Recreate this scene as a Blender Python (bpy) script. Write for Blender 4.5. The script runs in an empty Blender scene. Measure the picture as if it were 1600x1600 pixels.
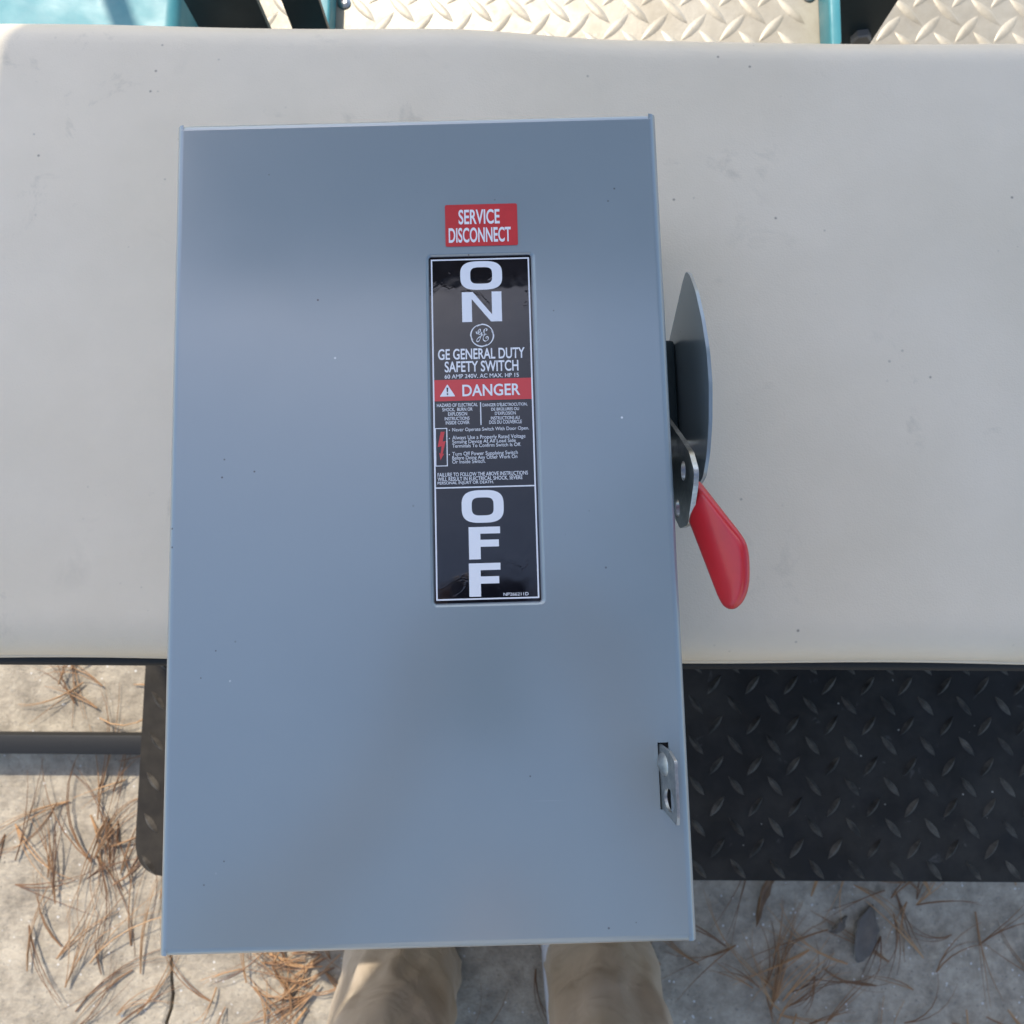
import bpy, bmesh, math, random
from mathutils import Vector, Matrix, noise
random.seed(11)
R = math.radians
scene = bpy.context.scene
col = scene.collection
ZF = 0.86            # height of the switch's front face above the ground

# ------------------------------------------------------------------ camera
cd = bpy.data.cameras.new('camera'); cam = bpy.data.objects.new('camera', cd); col.objects.link(cam)
cd.sensor_width = 36.0; cd.lens = 36.0 * 1202 / 1600
cd.clip_start = 0.01; cd.clip_end = 500
cam.location = (0.04161, -0.04247, ZF + 0.36342)
cam.rotation_euler = (0.109915, -0.00048, -0.027041)
cd.dof.use_dof = True; cd.dof.focus_distance = 0.37; cd.dof.aperture_fstop = 18
scene.camera = cam

# ------------------------------------------------------------------ sky and sun
SUN_EL, SUN_AZ = 50.0, 20.0          # the sun stands beyond the seat, a little to the left
world = bpy.data.worlds.new('World'); scene.world = world; world.use_nodes = True
nt = world.node_tree
sky = nt.nodes.new('ShaderNodeTexSky'); sky.sky_type = 'NISHITA'; sky.sun_disc = False
sky.dust_density = 1.6; sky.ozone_density = 1.5; sky.sun_elevation = R(SUN_EL); sky.sun_rotation = R(-SUN_AZ)
bg = nt.nodes['Background']; bg.inputs['Strength'].default_value = 0.15
nt.links.new(sky.outputs[0], bg.inputs['Color'])
sd = bpy.data.lights.new('sun', 'SUN'); sd.energy = 2.6; sd.angle = R(0.53); sd.color = (1.0, 0.93, 0.82)
sun = bpy.data.objects.new('sun', sd); col.objects.link(sun)
tosun = Vector((-math.sin(R(SUN_AZ)) * math.cos(R(SUN_EL)), math.cos(R(SUN_AZ)) * math.cos(R(SUN_EL)), math.sin(R(SUN_EL))))
sun.rotation_euler = tosun.to_track_quat('Z', 'Y').to_euler(); sun.location = tosun * 8
vs = scene.view_settings
vs.view_transform = 'Standard'; vs.look = 'None'; vs.gamma = 1.0; vs.use_curve_mapping = False
vs.exposure = 1.0

# ------------------------------------------------------------------ materials
MATS = {}
def mat(name, base, rough=0.5, metal=0.0, spec=0.5, coat=0.0, coat_rough=0.1, build=None):
    m = bpy.data.materials.new(name); m.use_nodes = True
    b = m.node_tree.nodes['Principled BSDF']
    b.inputs['Base Color'].default_value = (*base, 1); b.inputs['Roughness'].default_value = rough
    b.inputs['Metallic'].default_value = metal; b.inputs['Specular IOR Level'].default_value = spec
    b.inputs['Coat Weight'].default_value = coat; b.inputs['Coat Roughness'].default_value = coat_rough
    if build: build(NT(m.node_tree, b))
    MATS[name] = m
    return m
class NT:
    def __init__(s, t, b):
        s.t = t; s.b = b
        s.co = t.nodes.new('ShaderNodeNewGeometry').outputs['Position']
    def n(s, typ, **kw):
        n = s.t.nodes.new(typ)
        for k, v in kw.items(): setattr(n, k, v)
        return n
    def mapped(s, scale=(1, 1, 1), loc=(0, 0, 0), rot=(0, 0, 0)):
        m = s.n('ShaderNodeMapping'); m.inputs['Scale'].default_value = scale
        m.inputs['Location'].default_value = loc; m.inputs['Rotation'].default_value = rot
        s.t.links.new(s.co, m.inputs['Vector']); return m.outputs[0]
    def noise(s, scale, detail=4, rough=0.55, vec=None, dist=0):
        n = s.n('ShaderNodeTexNoise'); n.inputs['Scale'].default_value = scale; n.inputs['Detail'].default_value = detail
        n.inputs['Roughness'].default_value = rough; n.inputs['Distortion'].default_value = dist
        s.t.links.new(vec or s.co, n.inputs['Vector']); return n.outputs['Fac']
    def voro(s, scale, out='Distance', vec=None, rnd=1.0):
        n = s.n('ShaderNodeTexVoronoi'); n.inputs['Scale'].default_value = scale; n.inputs['Randomness'].default_value = rnd
        s.t.links.new(vec or s.co, n.inputs['Vector']); return n.outputs[out]
    def ramp(s, fac, stops):
        n = s.n('ShaderNodeValToRGB'); r = n.color_ramp
        while len(r.elements) < len(stops): r.elements.new(0.5)
        for e, (p, c) in zip(r.elements, stops):
            e.position = p; e.color = (c, c, c, 1) if isinstance(c, (int, float)) else (*c, 1)
        s.t.links.new(fac, n.inputs[0]); return n.outputs[0]
    def mix(s, fac, a, b, mode='MIX'):
        n = s.n('ShaderNodeMix', data_type='RGBA', blend_type=mode)
        for i, v in ((0, fac), (6, a), (7, b)):
            if isinstance(v, (int, float)): n.inputs[i].default_value = v
            elif isinstance(v, tuple): n.inputs[i].default_value = (*v, 1)
            else: s.t.links.new(v, n.inputs[i])
        return n.outputs[2]
    def math(s, op, a, b):
        n = s.n('ShaderNodeMath', operation=op)
        for i, v in ((0, a), (1, b)):
            if isinstance(v, (int, float)): n.inputs[i].default_value = v
            else: s.t.links.new(v, n.inputs[i])
        return n.outputs[0]
    def base(s, c): s.t.links.new(c, s.b.inputs['Base Color'])
    def rough(s, c): s.t.links.new(c, s.b.inputs['Roughness'])
    def bump(s, h, strength=0.3, dist=0.001):
        n = s.n('ShaderNodeBump'); n.inputs['Strength'].default_value = strength; n.inputs['Distance'].default_value = dist
        s.t.links.new(h, n.inputs['Height']); s.t.links.new(n.outputs[0], s.b.inputs['Normal'])

def b_paint(n):
    mott = n.noise(9, 3)
    c = n.mix(n.ramp(mott, [(0.3, 0.0), (0.75, 1.0)]), (0.205, 0.254, 0.272), (0.226, 0.276, 0.292))
    # pin holes, chips and little scuffs: sparse dark dots
    v = n.voro(95); mask = n.ramp(n.noise(23, 2), [(0.55, 0.0), (0.60, 1.0)])
    dots = n.math('MULTIPLY', n.ramp(v, [(0.035, 1.0), (0.06, 0.0)]), mask)
    c = n.mix(dots, c, (0.05, 0.05, 0.06))
    v2 = n.voro(60); m2 = n.ramp(n.noise(31, 2), [(0.60, 0.0), (0.64, 1.0)])
    lt = n.math('MULTIPLY', n.ramp(v2, [(0.02, 1.0), (0.04, 0.0)]), m2)
    c = n.mix(lt, c, (0.7, 0.72, 0.72))
    sv = n.mapped((6, 160, 6), rot=(0, 0, R(62)))
    sc = n.math('MULTIPLY', n.ramp(n.noise(2.2, 2, vec=sv), [(0.735, 0.0), (0.75, 1.0)]), n.ramp(n.noise(6, 2), [(0.58, 0.0), (0.66, 1.0)]))
    c = n.mix(n.math('MULTIPLY', sc, 0.10), c, (0.5, 0.52, 0.53))
    sm = n.math('MULTIPLY', n.ramp(n.noise(38, 6, 0.7, dist=0.7), [(0.60, 0.0), (0.72, 1.0)]), n.ramp(n.noise(5.2, 2), [(0.56, 0.0), (0.66, 1.0)]))
    c = n.mix(n.math('MULTIPLY', sm, 0.22), c, (0.15, 0.16, 0.16))
    n.b.inputs['Coat IOR'].default_value = 1.75
    n.base(c)
    n.rough(n.ramp(n.noise(14, 4), [(0.2, 0.30), (0.8, 0.40)]))
    n.t.links.new(n.ramp(n.noise(7, 5, 0.6, dist=0.5), [(0.35, 0.17), (0.7, 0.25)]), n.b.inputs['Coat Roughness'])
    peel = n.noise(420, 2); wav = n.noise(5, 2)
    n.bump(n.math('ADD', n.math('MULTIPLY', peel, 0.055), n.math('MULTIPLY', wav, 1.2)), 0.35, 0.0016)
mat('grey_paint', (0.28, 0.3, 0.31), 0.34, coat=1.0, coat_rough=0.22, build=b_paint)

def b_vinyl(n):
    big = n.ramp(n.noise(5, 5, 0.6), [(0.35, 0.0), (0.8, 1.0)])
    c = n.mix(big, (0.75, 0.645, 0.49), (0.65, 0.555, 0.405))
    st = n.math('MULTIPLY', n.ramp(n.noise(26, 5, 0.65, dist=0.6), [(0.60, 0.0), (0.72, 1.0)]), n.ramp(n.noise(6.5, 2), [(0.5, 0.0), (0.62, 1.0)]))
    c = n.mix(n.math('MULTIPLY', st, 0.4), c, (0.34, 0.30, 0.23))
    v = n.voro(70); mk = n.ramp(n.noise(17, 2), [(0.52, 0.0), (0.58, 1.0)])
    c = n.mix(n.math('MULTIPLY', n.math('MULTIPLY', n.ramp(v, [(0.03, 1.0), (0.085, 0.0)]), mk), 0.7), c, (0.16, 0.13, 0.10))
    n.base(c)
    n.rough(n.ramp(n.noise(18, 3), [(0.3, 0.42), (0.7, 0.55)]))
    g = n.voro(900); n.bump(n.math('ADD', n.math('MULTIPLY', g, 0.25), n.math('MULTIPLY', n.noise(30, 3), 1.6)), 0.28, 0.0013)
mat('cream_vinyl', (0.7, 0.68, 0.64), 0.48, build=b_vinyl)

def b_rubber(n):
    d = n.ramp(n.noise(16, 6, 0.65), [(0.42, 0.0), (0.78, 1.0)])
    c = n.mix(d, (0.020, 0.0165, 0.0120), (0.050, 0.042, 0.031))
    d2 = n.ramp(n.noise(55, 4, 0.6, dist=0.5), [(0.66, 0.0), (0.78, 1.0)])
    c = n.mix(n.math('MULTIPLY', d2, 0.6), c, (0.13, 0.12, 0.105))
    v = n.math('MULTIPLY', n.ramp(n.voro(60), [(0.04, 1.0), (0.07, 0.0)]), n.ramp(n.noise(12, 2), [(0.56, 0.0), (0.6, 1.0)]))
    c = n.mix(v, c, (0.4, 0.37, 0.3))
    n.base(c); n.rough(n.ramp(n.noise(30, 4), [(0.3, 0.42), (0.7, 0.7)]))
    n.bump(n.noise(160, 4), 0.25, 0.001)
mat('black_tread', (0.02, 0.02, 0.02), 0.6, spec=0.22, build=b_rubber)

def b_worn(n):
    d = n.ramp(n.noise(38, 5, 0.65), [(0.40, 0.0), (0.68, 1.0)])
    n.base(n.mix(d, (0.024, 0.020, 0.016), (0.115, 0.10, 0.080))); n.bump(n.noise(160, 4), 0.25, 0.001)
mat('worn_tread', (0.04, 0.04, 0.035), 0.55, spec=0.3, build=b_worn)
def b_alu(n):
    d = n.ramp(n.noise(22, 6, 0.65), [(0.35, 0.0), (0.75, 1.0)])
    c = n.mix(d, (0.42, 0.38, 0.30), (0.31, 0.27, 0.20))
    d2 = n.ramp(n.noise(9, 4, 0.6), [(0.55, 0.0), (0.75, 1.0)])
    c = n.mix(n.math('MULTIPLY', d2, 0.7), c, (0.27, 0.215, 0.14))
    n.base(c); n.rough(n.ramp(n.noise(40, 5, 0.7), [(0.3, 0.40), (0.75, 0.62)]))
    n.bump(n.noise(150, 5, 0.7), 0.35, 0.001)
mat('tread_aluminium', (0.6, 0.58, 0.52), 0.5, metal=0.25, build=b_alu)

def b_teal(n):
    d = n.ramp(n.noise(14, 5, 0.6), [(0.45, 0.0), (0.7, 1.0)])
    c = n.mix(d, (0.04, 0.22, 0.25), (0.08, 0.29, 0.31))
    n.base(c); n.rough(n.ramp(n.noise(25, 4), [(0.3, 0.4), (0.7, 0.6)])); n.bump(n.noise(90, 3), 0.15, 0.001)
mat('teal_paint', (0.1, 0.3, 0.32), 0.35, build=b_teal)
def b_shade_teal(n):
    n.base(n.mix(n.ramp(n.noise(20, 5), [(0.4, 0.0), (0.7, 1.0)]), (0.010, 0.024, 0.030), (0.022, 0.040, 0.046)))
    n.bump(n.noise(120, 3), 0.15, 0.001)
mat('painted_shade', (0.012, 0.03, 0.035), 0.45, build=b_shade_teal)  # teal darkened to near-black: shade of unlit faces put into the colour

def b_zinc(n):
    d = n.ramp(n.noise(260, 5, 0.7), [(0.35, 0.0), (0.7, 1.0)])
    c = n.mix(d, (0.33, 0.34, 0.335), (0.52, 0.52, 0.49))
    c = n.mix(n.ramp(n.noise(60, 3), [(0.6, 0.0), (0.75, 0.5)]), c, (0.40, 0.35, 0.25))
    n.base(c); n.rough(n.ramp(n.noise(90, 4), [(0.3, 0.28), (0.75, 0.5)])); n.bump(n.noise(500, 3), 0.25, 0.0004)
mat('zinc_steel', (0.5, 0.5, 0.48), 0.35, metal=1.0, build=b_zinc)
def b_red(n):
    n.base(n.mix(n.ramp(n.noise(60, 4), [(0.4, 0.0), (0.75, 1.0)]), (0.56, 0.018, 0.024), (0.48, 0.016, 0.022)))
    n.bump(n.noise(120, 3), 0.10, 0.001)
mat('red_vinyl', (0.40, 0.02, 0.03), 0.30, coat=0.35, coat_rough=0.12, build=b_red)
def b_black(n):
    n.base(n.mix(n.ramp(n.noise(80, 3), [(0.45, 0.0), (0.8, 1.0)]), (0.006, 0.006, 0.009), (0.012, 0.012, 0.016)))
    n.rough(n.ramp(n.noise(45, 4, 0.65), [(0.45, 0.035), (0.72, 0.13)]))
    n.bump(n.math('ADD', n.noise(28, 3), n.math('MULTIPLY', n.ramp(n.noise(70, 4, dist=0.8), [(0.58, 0.0), (0.66, 1.0)]), 0.10)), 0.06, 0.003)
mat('label_black', (0.008, 0.008, 0.01), 0.1, spec=0.7, build=b_black)
mat('label_white', (0.80, 0.80, 0.80), 0.22, spec=0.5)
mat('label_red', (0.62, 0.045, 0.048), 0.20, spec=0.5)
def b_stick(n):
    n.base(n.mix(n.ramp(n.noise(120, 4), [(0.35, 0.0), (0.7, 1.0)]), (0.60, 0.032, 0.036), (0.53, 0.030, 0.034)))
mat('sticker_red', (0.45, 0.03, 0.04), 0.33, build=b_stick)
mat('sticker_white', (0.80, 0.79, 0.78), 0.38)
mat('slot_dark', (0.012, 0.012, 0.014), 0.6)
mat('base_black', (0.016, 0.016, 0.016), 0.6, spec=0.25, build=lambda n: n.bump(n.noise(200, 3), 0.2, 0.001))

def b_conc(n):
    big = n.noise(2.3, 6, 0.6); mid = n.noise(24, 8, 0.75)
    c = n.mix(n.ramp(big, [(0.3, 0.0), (0.7, 1.0)]), (0.40, 0.345, 0.265), (0.50, 0.435, 0.335))
    c = n.mix(n.ramp(mid, [(0.38, 0.0), (0.66, 0.9)]), c, (0.20, 0.17, 0.13))
    sp = n.voro(170, 'Color'); spd = n.voro(170)
    g = n.ramp(n.math('MULTIPLY', n.ramp(spd, [(0.22, 1.0), (0.34, 0.0)]), n.ramp(n.noise(70, 2), [(0.5, 0.0), (0.56, 1.0)])), [(0.0, 0.0), (1.0, 1.0)])
    c = n.mix(n.math('MULTIPLY', g, 0.6), c, n.ramp(sp, [(0.0, (0.10, 0.09, 0.075)), (1.0, (0.42, 0.38, 0.32))]))
    wh = n.math('MULTIPLY', n.ramp(n.voro(110), [(0.14, 1.0), (0.22, 0.0)]), n.ramp(n.noise(41, 2), [(0.56, 0.0), (0.6, 1.0)]))
    c = n.mix(wh, c, (0.62, 0.60, 0.56))
    st = n.ramp(n.noise(7, 5, 0.7, dist=0.4), [(0.58, 0.0), (0.72, 0.6)])
    c = n.mix(st, c, (0.12, 0.105, 0.085))
    n.base(c)
    n.bump(n.math('ADD', n.noise(120, 6, 0.7), n.math('MULTIPLY', n.noise(30, 4), 1.2)), 0.7, 0.004)
mat('concrete', (0.3, 0.28, 0.24), 0.9, spec=0.12, build=b_conc)
mat('crack_soil', (0.035, 0.03, 0.024), 0.95, build=lambda n: n.bump(n.noise(150, 4), 0.6, 0.004))
def b_needle(n):
    r = n.n('ShaderNodeAttribute', attribute_name='tint', attribute_type='GEOMETRY')
    n.base(n.mix(r.outputs['Fac'], (0.16, 0.085, 0.045), (0.46, 0.27, 0.13)))
mat('dry_needle', (0.35, 0.17, 0.08), 0.6, build=b_needle)
mat('dead_leaf', (0.17, 0.09, 0.045), 0.7, build=lambda n: (n.base(n.mix(n.noise(60, 4), (0.10, 0.06, 0.035), (0.26, 0.15, 0.07))), n.bump(n.noise(180, 3), 0.5, 0.002)))
mat('grey_leaf', (0.08, 0.07, 0.06), 0.8, build=lambda n: (n.base(n.mix(n.noise(70, 4), (0.075, 0.062, 0.050), (0.18, 0.155, 0.125))), n.bump(n.noise(150, 3), 0.6, 0.002)))
def b_khaki(n):
    w = n.n('ShaderNodeTexWave', wave_type='BANDS', bands_direction='DIAGONAL'); w.inputs['Scale'].default_value = 420
    n.t.links.new(n.co, w.inputs['Vector'])
    n.base(n.mix(n.ramp(n.noise(12, 5), [(0.3, 0.0), (0.7, 1.0)]), (0.48, 0.385, 0.28), (0.56, 0.46, 0.345)))
    n.bump(n.math('ADD', n.math('MULTIPLY', w.outputs['Fac'], 0.02), n.noise(13, 3, 0.5, dist=0.8)), 0.75, 0.016)
mat('khaki_cotton', (0.33, 0.24, 0.155), 0.85, spec=0.2, build=b_khaki)
mat('shirt_cotton', (0.62, 0.62, 0.60), 0.85, spec=0.2, build=lambda n: n.bump(n.noise(80, 4), 0.3, 0.002))
mat('skin', (0.42, 0.25, 0.18), 0.5, build=lambda n: n.bump(n.noise(120, 3), 0.1, 0.001))
mat('hair', (0.035, 0.022, 0.015), 0.5, build=lambda n: n.bump(n.noise(200, 4), 0.8, 0.004))
mat('shoe_white', (0.70, 0.70, 0.72), 0.5, build=lambda n: n.bump(n.noise(90, 3), 0.2, 0.001))
mat('shoe_sole', (0.5, 0.49, 0.47), 0.7)
mat('phone_black', (0.02, 0.02, 0.022), 0.3)
mat('phone_glass', (0.01, 0.01, 0.012), 0.05)
def b_roof(n): n.bump(n.noise(60, 4), 0.15, 0.001)
mat('roof_beige', (0.10, 0.095, 0.085), 0.6, build=b_roof)

# ------------------------------------------------------------------ helpers
def link(name, me, m=None, parent=None, smooth=False, kind=None):
    o = bpy.data.objects.new(name, me); col.objects.link(o)
    if m: me.materials.append(MATS[m])
    if parent: o.parent = parent
    if smooth:
        for p in me.polygons: p.use_smooth = True
    if kind: o['kind'] = kind
    return o
def empty(name, loc, rz, label, cat, group=None):
    o = bpy.data.objects.new(name, None); col.objects.link(o); o.empty_display_size = 0.05
    o.location = loc; o.rotation_euler = (0, 0, rz); o['label'] = label; o['category'] = cat
    if group: o['group'] = group
    return o
def tag(o, label, cat, group=None):
    o['label'] = label; o['category'] = cat
    if group: o['group'] = group
    return o
def bm_mesh(bm, name='mesh', smooth_angle=None):
    bmesh.ops.recalc_face_normals(bm, faces=bm.faces)
    me = bpy.data.meshes.new(name); bm.to_mesh(me); bm.free()
    if smooth_angle is not None:
        for p in me.polygons: p.use_smooth = True
        for p in me.polygons:
            if len(p.vertices) > 10: p.use_smooth = False
        me.set_sharp_from_angle(angle=R(smooth_angle))
    return me
def box_bm(x0, y0, z0, x1, y1, z1, bevel=0, seg=2):
    bm = bmesh.new()
    bmesh.ops.create_cube(bm, size=1, matrix=Matrix.Translation(((x0 + x1) / 2, (y0 + y1) / 2, (z0 + z1) / 2)) @ Matrix.Diagonal((x1 - x0, y1 - y0, z1 - z0, 1)))
    if bevel: bmesh.ops.bevel(bm, geom=bm.edges[:], offset=bevel, segments=seg, profile=0.5, affect='EDGES')
    return bm
def box(name, a, b, m, parent=None, bevel=0.0, seg=2):
    return link(name, bm_mesh(box_bm(*a, *b, bevel=bevel, seg=seg), name, 40), m, parent)
def prism_bm(pts3, thick_vec, bevel=0, seg=2):
    """extrude a planar 3-D outline along thick_vec"""
    bm = bmesh.new(); t = Vector(thick_vec)
    a = [bm.verts.new(p) for p in pts3]; b = [bm.verts.new(Vector(p) + t) for p in pts3]
    bm.faces.new(a); bm.faces.new(b[::-1])
    k = len(a)
    for i in range(k): bm.faces.new((a[i], b[i], b[(i + 1) % k], a[(i + 1) % k]))
    if bevel:
        ed = [e for e in bm.edges if len(e.link_faces) == 2 and e.calc_face_angle(0) > R(50) and any(len(f.verts) == k for f in e.link_faces)]
        bmesh.ops.bevel(bm, geom=ed, offset=bevel, segments=seg, profile=0.5, affect='EDGES', clamp_overlap=True)
    return bm
def rrect(x0, y0, x1, y1, r, n=5):
    out = []
    for cx, cy, a0 in ((x1 - r, y1 - r, 0), (x0 + r, y1 - r, 90), (x0 + r, y0 + r, 180), (x1 - r, y0 + r, 270)):
        for i in range(n + 1):
            a = R(a0 + 90 * i / n); out.append((cx + r * math.cos(a), cy + r * math.sin(a)))
    return out
def round_poly(pts, radii, n=5):
    """fillet the corners of a 2-D polygon"""
    out = []; k = len(pts)
    for i in range(k):
        p = Vector(pts[i]); r = radii[i] if isinstance(radii, (list, tuple)) else radii
        a = Vector(pts[i - 1]) - p; b = Vector(pts[(i + 1) % k]) - p
        if r <= 0: out.append(tuple(p)); continue
        ang = a.angle(b); d = min(r / math.tan(ang / 2), a.length * 0.48, b.length * 0.48)
        p0 = p + a.normalized() * d; p1 = p + b.normalized() * d
        for j in range(n + 1):
            t = j / n; out.append(tuple(p0 * (1 - t) ** 2 + p * 2 * t * (1 - t) + p1 * t * t))
    return out
def fill2d(loops, z=0.0, depth=0.0):
    """flat (or extruded) mesh from closed 2-D loops, inner loops are holes"""
    cu = bpy.data.curves.new('fill', 'CURVE'); cu.dimensions = '2D'; cu.fill_mode = 'BOTH'; cu.extrude = depth / 2
    for lp in loops:
        s = cu.splines.new('POLY'); s.points.add(len(lp) - 1); s.use_cyclic_u = True
        for p, (x, y) in zip(s.points, lp): p.co = (x, y, 0, 1)
    o = bpy.data.objects.new('fill', cu); col.objects.link(o)
    me = bpy.data.meshes.new_from_object(o.evaluated_get(bpy.context.evaluated_depsgraph_get()))
    bpy.data.objects.remove(o); bpy.data.curves.remove(cu)
    me.transform(Matrix.Translation((0, 0, z))); me.materials.clear()
    return me
def text_mesh(body, bold, x0, y0, x1, y1, z):
    cu = bpy.data.curves.new('txt', 'FONT'); cu.body = body; cu.size = 1.0; cu.offset = bold; cu.resolution_u = 6
    o = bpy.data.objects.new('txt', cu); col.objects.link(o)
    me = bpy.data.meshes.new_from_object(o.evaluated_get(bpy.context.evaluated_depsgraph_get()))
    bpy.data.objects.remove(o); bpy.data.curves.remove(cu); me.materials.clear()
    xs = [v.co.x for v in me.vertices]; ys = [v.co.y for v in me.vertices]
    ax, bx, ay, by = min(xs), max(xs), min(ys), max(ys)
    for v in me.vertices:
        v.co = (x0 + (v.co.x - ax) / (bx - ax) * (x1 - x0), y0 + (v.co.y - ay) / (by - ay) * (y1 - y0), z)
    return me
def ribbon(pts, widths, z):
    """flat stroke of varying width along a 2-D polyline"""
    bm = bmesh.new(); L = []; k = len(pts)
    for i, p in enumerate(pts):
        a = Vector(pts[max(i - 1, 0)]); b = Vector(pts[min(i + 1, k - 1)]); t = (b - a).normalized(); nn = Vector((-t.y, t.x))
        w = widths[i] / 2 if isinstance(widths, list) else widths / 2
        L.append((bm.verts.new((p[0] + nn.x * w, p[1] + nn.y * w, z)), bm.verts.new((p[0] - nn.x * w, p[1] - nn.y * w, z))))
    for i in range(k - 1): bm.faces.new((L[i][0], L[i][1], L[i + 1][1], L[i + 1][0]))
    return bm
def spline(ctrl, n=8):
    out = []; k = len(ctrl)
    for i in range(k - 1):
        p0, p1, p2, p3 = (Vector(ctrl[max(i - 1, 0)]), Vector(ctrl[i]), Vector(ctrl[i + 1]), Vector(ctrl[min(i + 2, k - 1)]))
        for j in range(n):
            t = j / n
            out.append(tuple(0.5 * ((2 * p1) + (p2 - p0) * t + (2 * p0 - 5 * p1 + 4 * p2 - p3) * t * t + (3 * p1 - p0 - 3 * p2 + p3) * t ** 3)))
    out.append(tuple(ctrl[-1])); return out
def tube_bm(pts, rad, n=10, bm=None, cap=True):
    bm = bm or bmesh.new(); rings = []; k = len(pts)
    for i in range(k):
        a = Vector(pts[max(i - 1, 0)]); b = Vector(pts[min(i + 1, k - 1)]); q = (b - a).to_track_quat('Z', 'Y')
        r = rad[i] if isinstance(rad, (list, tuple)) else rad
        rings.append([bm.verts.new(Vector(pts[i]) + q @ Vector((r * math.cos(2 * math.pi * j / n), r * math.sin(2 * math.pi * j / n), 0))) for j in range(n)])
    for i in range(k - 1):
        for j in range(n): bm.faces.new((rings[i][j], rings[i][(j + 1) % n], rings[i + 1][(j + 1) % n], rings[i + 1][j]))
    if cap: bm.faces.new(rings[0][::-1]); bm.faces.new(rings[-1])
    return bm
def loft_bm(rings, bm=None, caps=True):
    bm = bm or bmesh.new(); V = [[bm.verts.new(p) for p in r] for r in rings]; n = len(rings[0])
    for i in range(len(V) - 1):
        for j in range(n): bm.faces.new((V[i][j], V[i][(j + 1) % n], V[i + 1][(j + 1) % n], V[i + 1][j]))
    if caps: bm.faces.new(V[0][::-1]); bm.faces.new(V[-1])
    return bm

# ------------------------------------------------------------------ ground: concrete with a crack
ys = []; y = -9.0
while y < 9.0:
    ys.append(y); y += 0.02 if -1.4 < y < 0.8 else 0.3
ys.append(9.0)
def crack_x(y): return -0.505 + 0.035 * noise.noise((y * 2.1, 3.3, 0)) + 0.014 * noise.noise((y * 9, 1.1, 5)) + 0.006 * noise.noise((y * 31, 7, 2))
def crack_w(y): return 0.0026 + 0.0022 * noise.noise((y * 8, 9.1, 0))
bm = bmesh.new(); bs = bmesh.new(); prev = None
for y in ys:
    c = crack_x(y); w = max(0.0008, crack_w(y))
    P = [(-40, y, 0), (c - w - 0.004, y, 0), (c - w, y, -0.0025), (c - w * 0.7, y, -0.016), (c + w * 0.7, y, -0.016), (c + w, y, -0.0025), (c + w + 0.004, y, 0), (40, y, 0)]
    row = [bm.verts.new(p) for p in P]; sr = [bs.verts.new((c - w * 1.2, y, -0.0125)), bs.verts.new((c + w * 1.2, y, -0.0125))]
    if prev:
        for i in range(7): bm.faces.new((prev[0][i], prev[0][i + 1], row[i + 1], row[i]))
        bs.faces.new((prev[1][0], prev[1][1], sr[1], sr[0]))
    prev = (row, sr)
for y0, y1 in ((-40, -9), (9, 40)):
    bm.faces.new([bm.verts.new(p) for p in ((-40, y0, 0), (40, y0, 0), (40, y1, 0), (-40, y1, 0))])
ground = link('ground', bm_mesh(bm, 'ground'), 'concrete', kind='structure')
link('crack', bm_mesh(bs, 'crack'), 'crack_soil', ground)

# ------------------------------------------------------------------ the cart: seat, footplate, deck, frame, canopy
YAW = R(-1.9)
cart = empty('golf_cart', (0, 0, 0), YAW, 'cart with a cream vinyl bench seat, black treaded footplate and teal painted frame', 'cart')
ZS = ZF - 0.105          # cushion top where the switch lies

def smooth01(t): t = min(1, max(0, t)); return t * t * (3 - 2 * t)
# seat cushion: rolled edges all round, a soft crown on top
X0, X1 = -0.385, 0.66
def back_y(x): return 0.3475 - 0.0090 * smooth01((x + 0.02) / 0.14) + 0.0012 * math.sin(x * 17)
def front_y(x): return -0.0805 + 0.0008 * math.sin(x * 23 + 1)
bm = bmesh.new(); NX, NY = 96, 56; TH = 0.072; RE = 0.026
rings = []
prof = []                # (inset from the edge, height below the top)
for i in range(9):
    a = R(90 * i / 8); prof.append((RE * (1 - math.sin(a)), -RE * (1 - math.cos(a))))
top = {}
def cush(u, v):
    """u,v in 0..1 over the footprint"""
    x = X0 + (X1 - X0) * u; y = front_y(x) + (back_y(x) - front_y(x)) * v
    d = min(x - X0, X1 - x, y - front_y(x), back_y(x) - y)
    z = ZS
    if d < RE: z -= RE - math.sqrt(max(0, RE * RE - (RE - d) ** 2))
    du = min(u, 1 - u) * (X1 - X0); dv = min(v, 1 - v) * 0.42
    z += 0.004 * (smooth01(dv / 0.16) - 1) + 0.0012 * noise.noise((x * 6, y * 6, 0.3))
    return x, y, z
def dens(i, n):          # finer rows at the rolled edges
    t = i / n; return 0.5 - 0.5 * math.cos(math.pi * t) if True else t
G = [[bm.verts.new(cush(dens(i, NX), dens(j, NY))) for j in range(NY + 1)] for i in range(NX + 1)]
for i in range(NX):
    for j in range(NY): bm.faces.new((G[i][j], G[i + 1][j], G[i + 1][j + 1], G[i][j + 1]))
rim = [G[i][0] for i in range(NX + 1)] + [G[NX][j] for j in range(1, NY + 1)] + [G[i][NY] for i in range(NX - 1, -1, -1)] + [G[0][j] for j in range(NY - 1, 0, -1)]
low = [bm.verts.new((v.co.x, v.co.y, ZS - TH)) for v in rim]
for i in range(len(rim)): k = (i + 1) % len(rim); bm.faces.new((rim[i], low[i], low[k], rim[k]))
bm.faces.new(low)
cushion = link('seat_cushion', bm_mesh(bm, 'seat_cushion', 60), 'cream_vinyl', cart)
cushion['label'] = 'cream vinyl seat cushion with rolled edges and small dirt specks'
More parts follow.
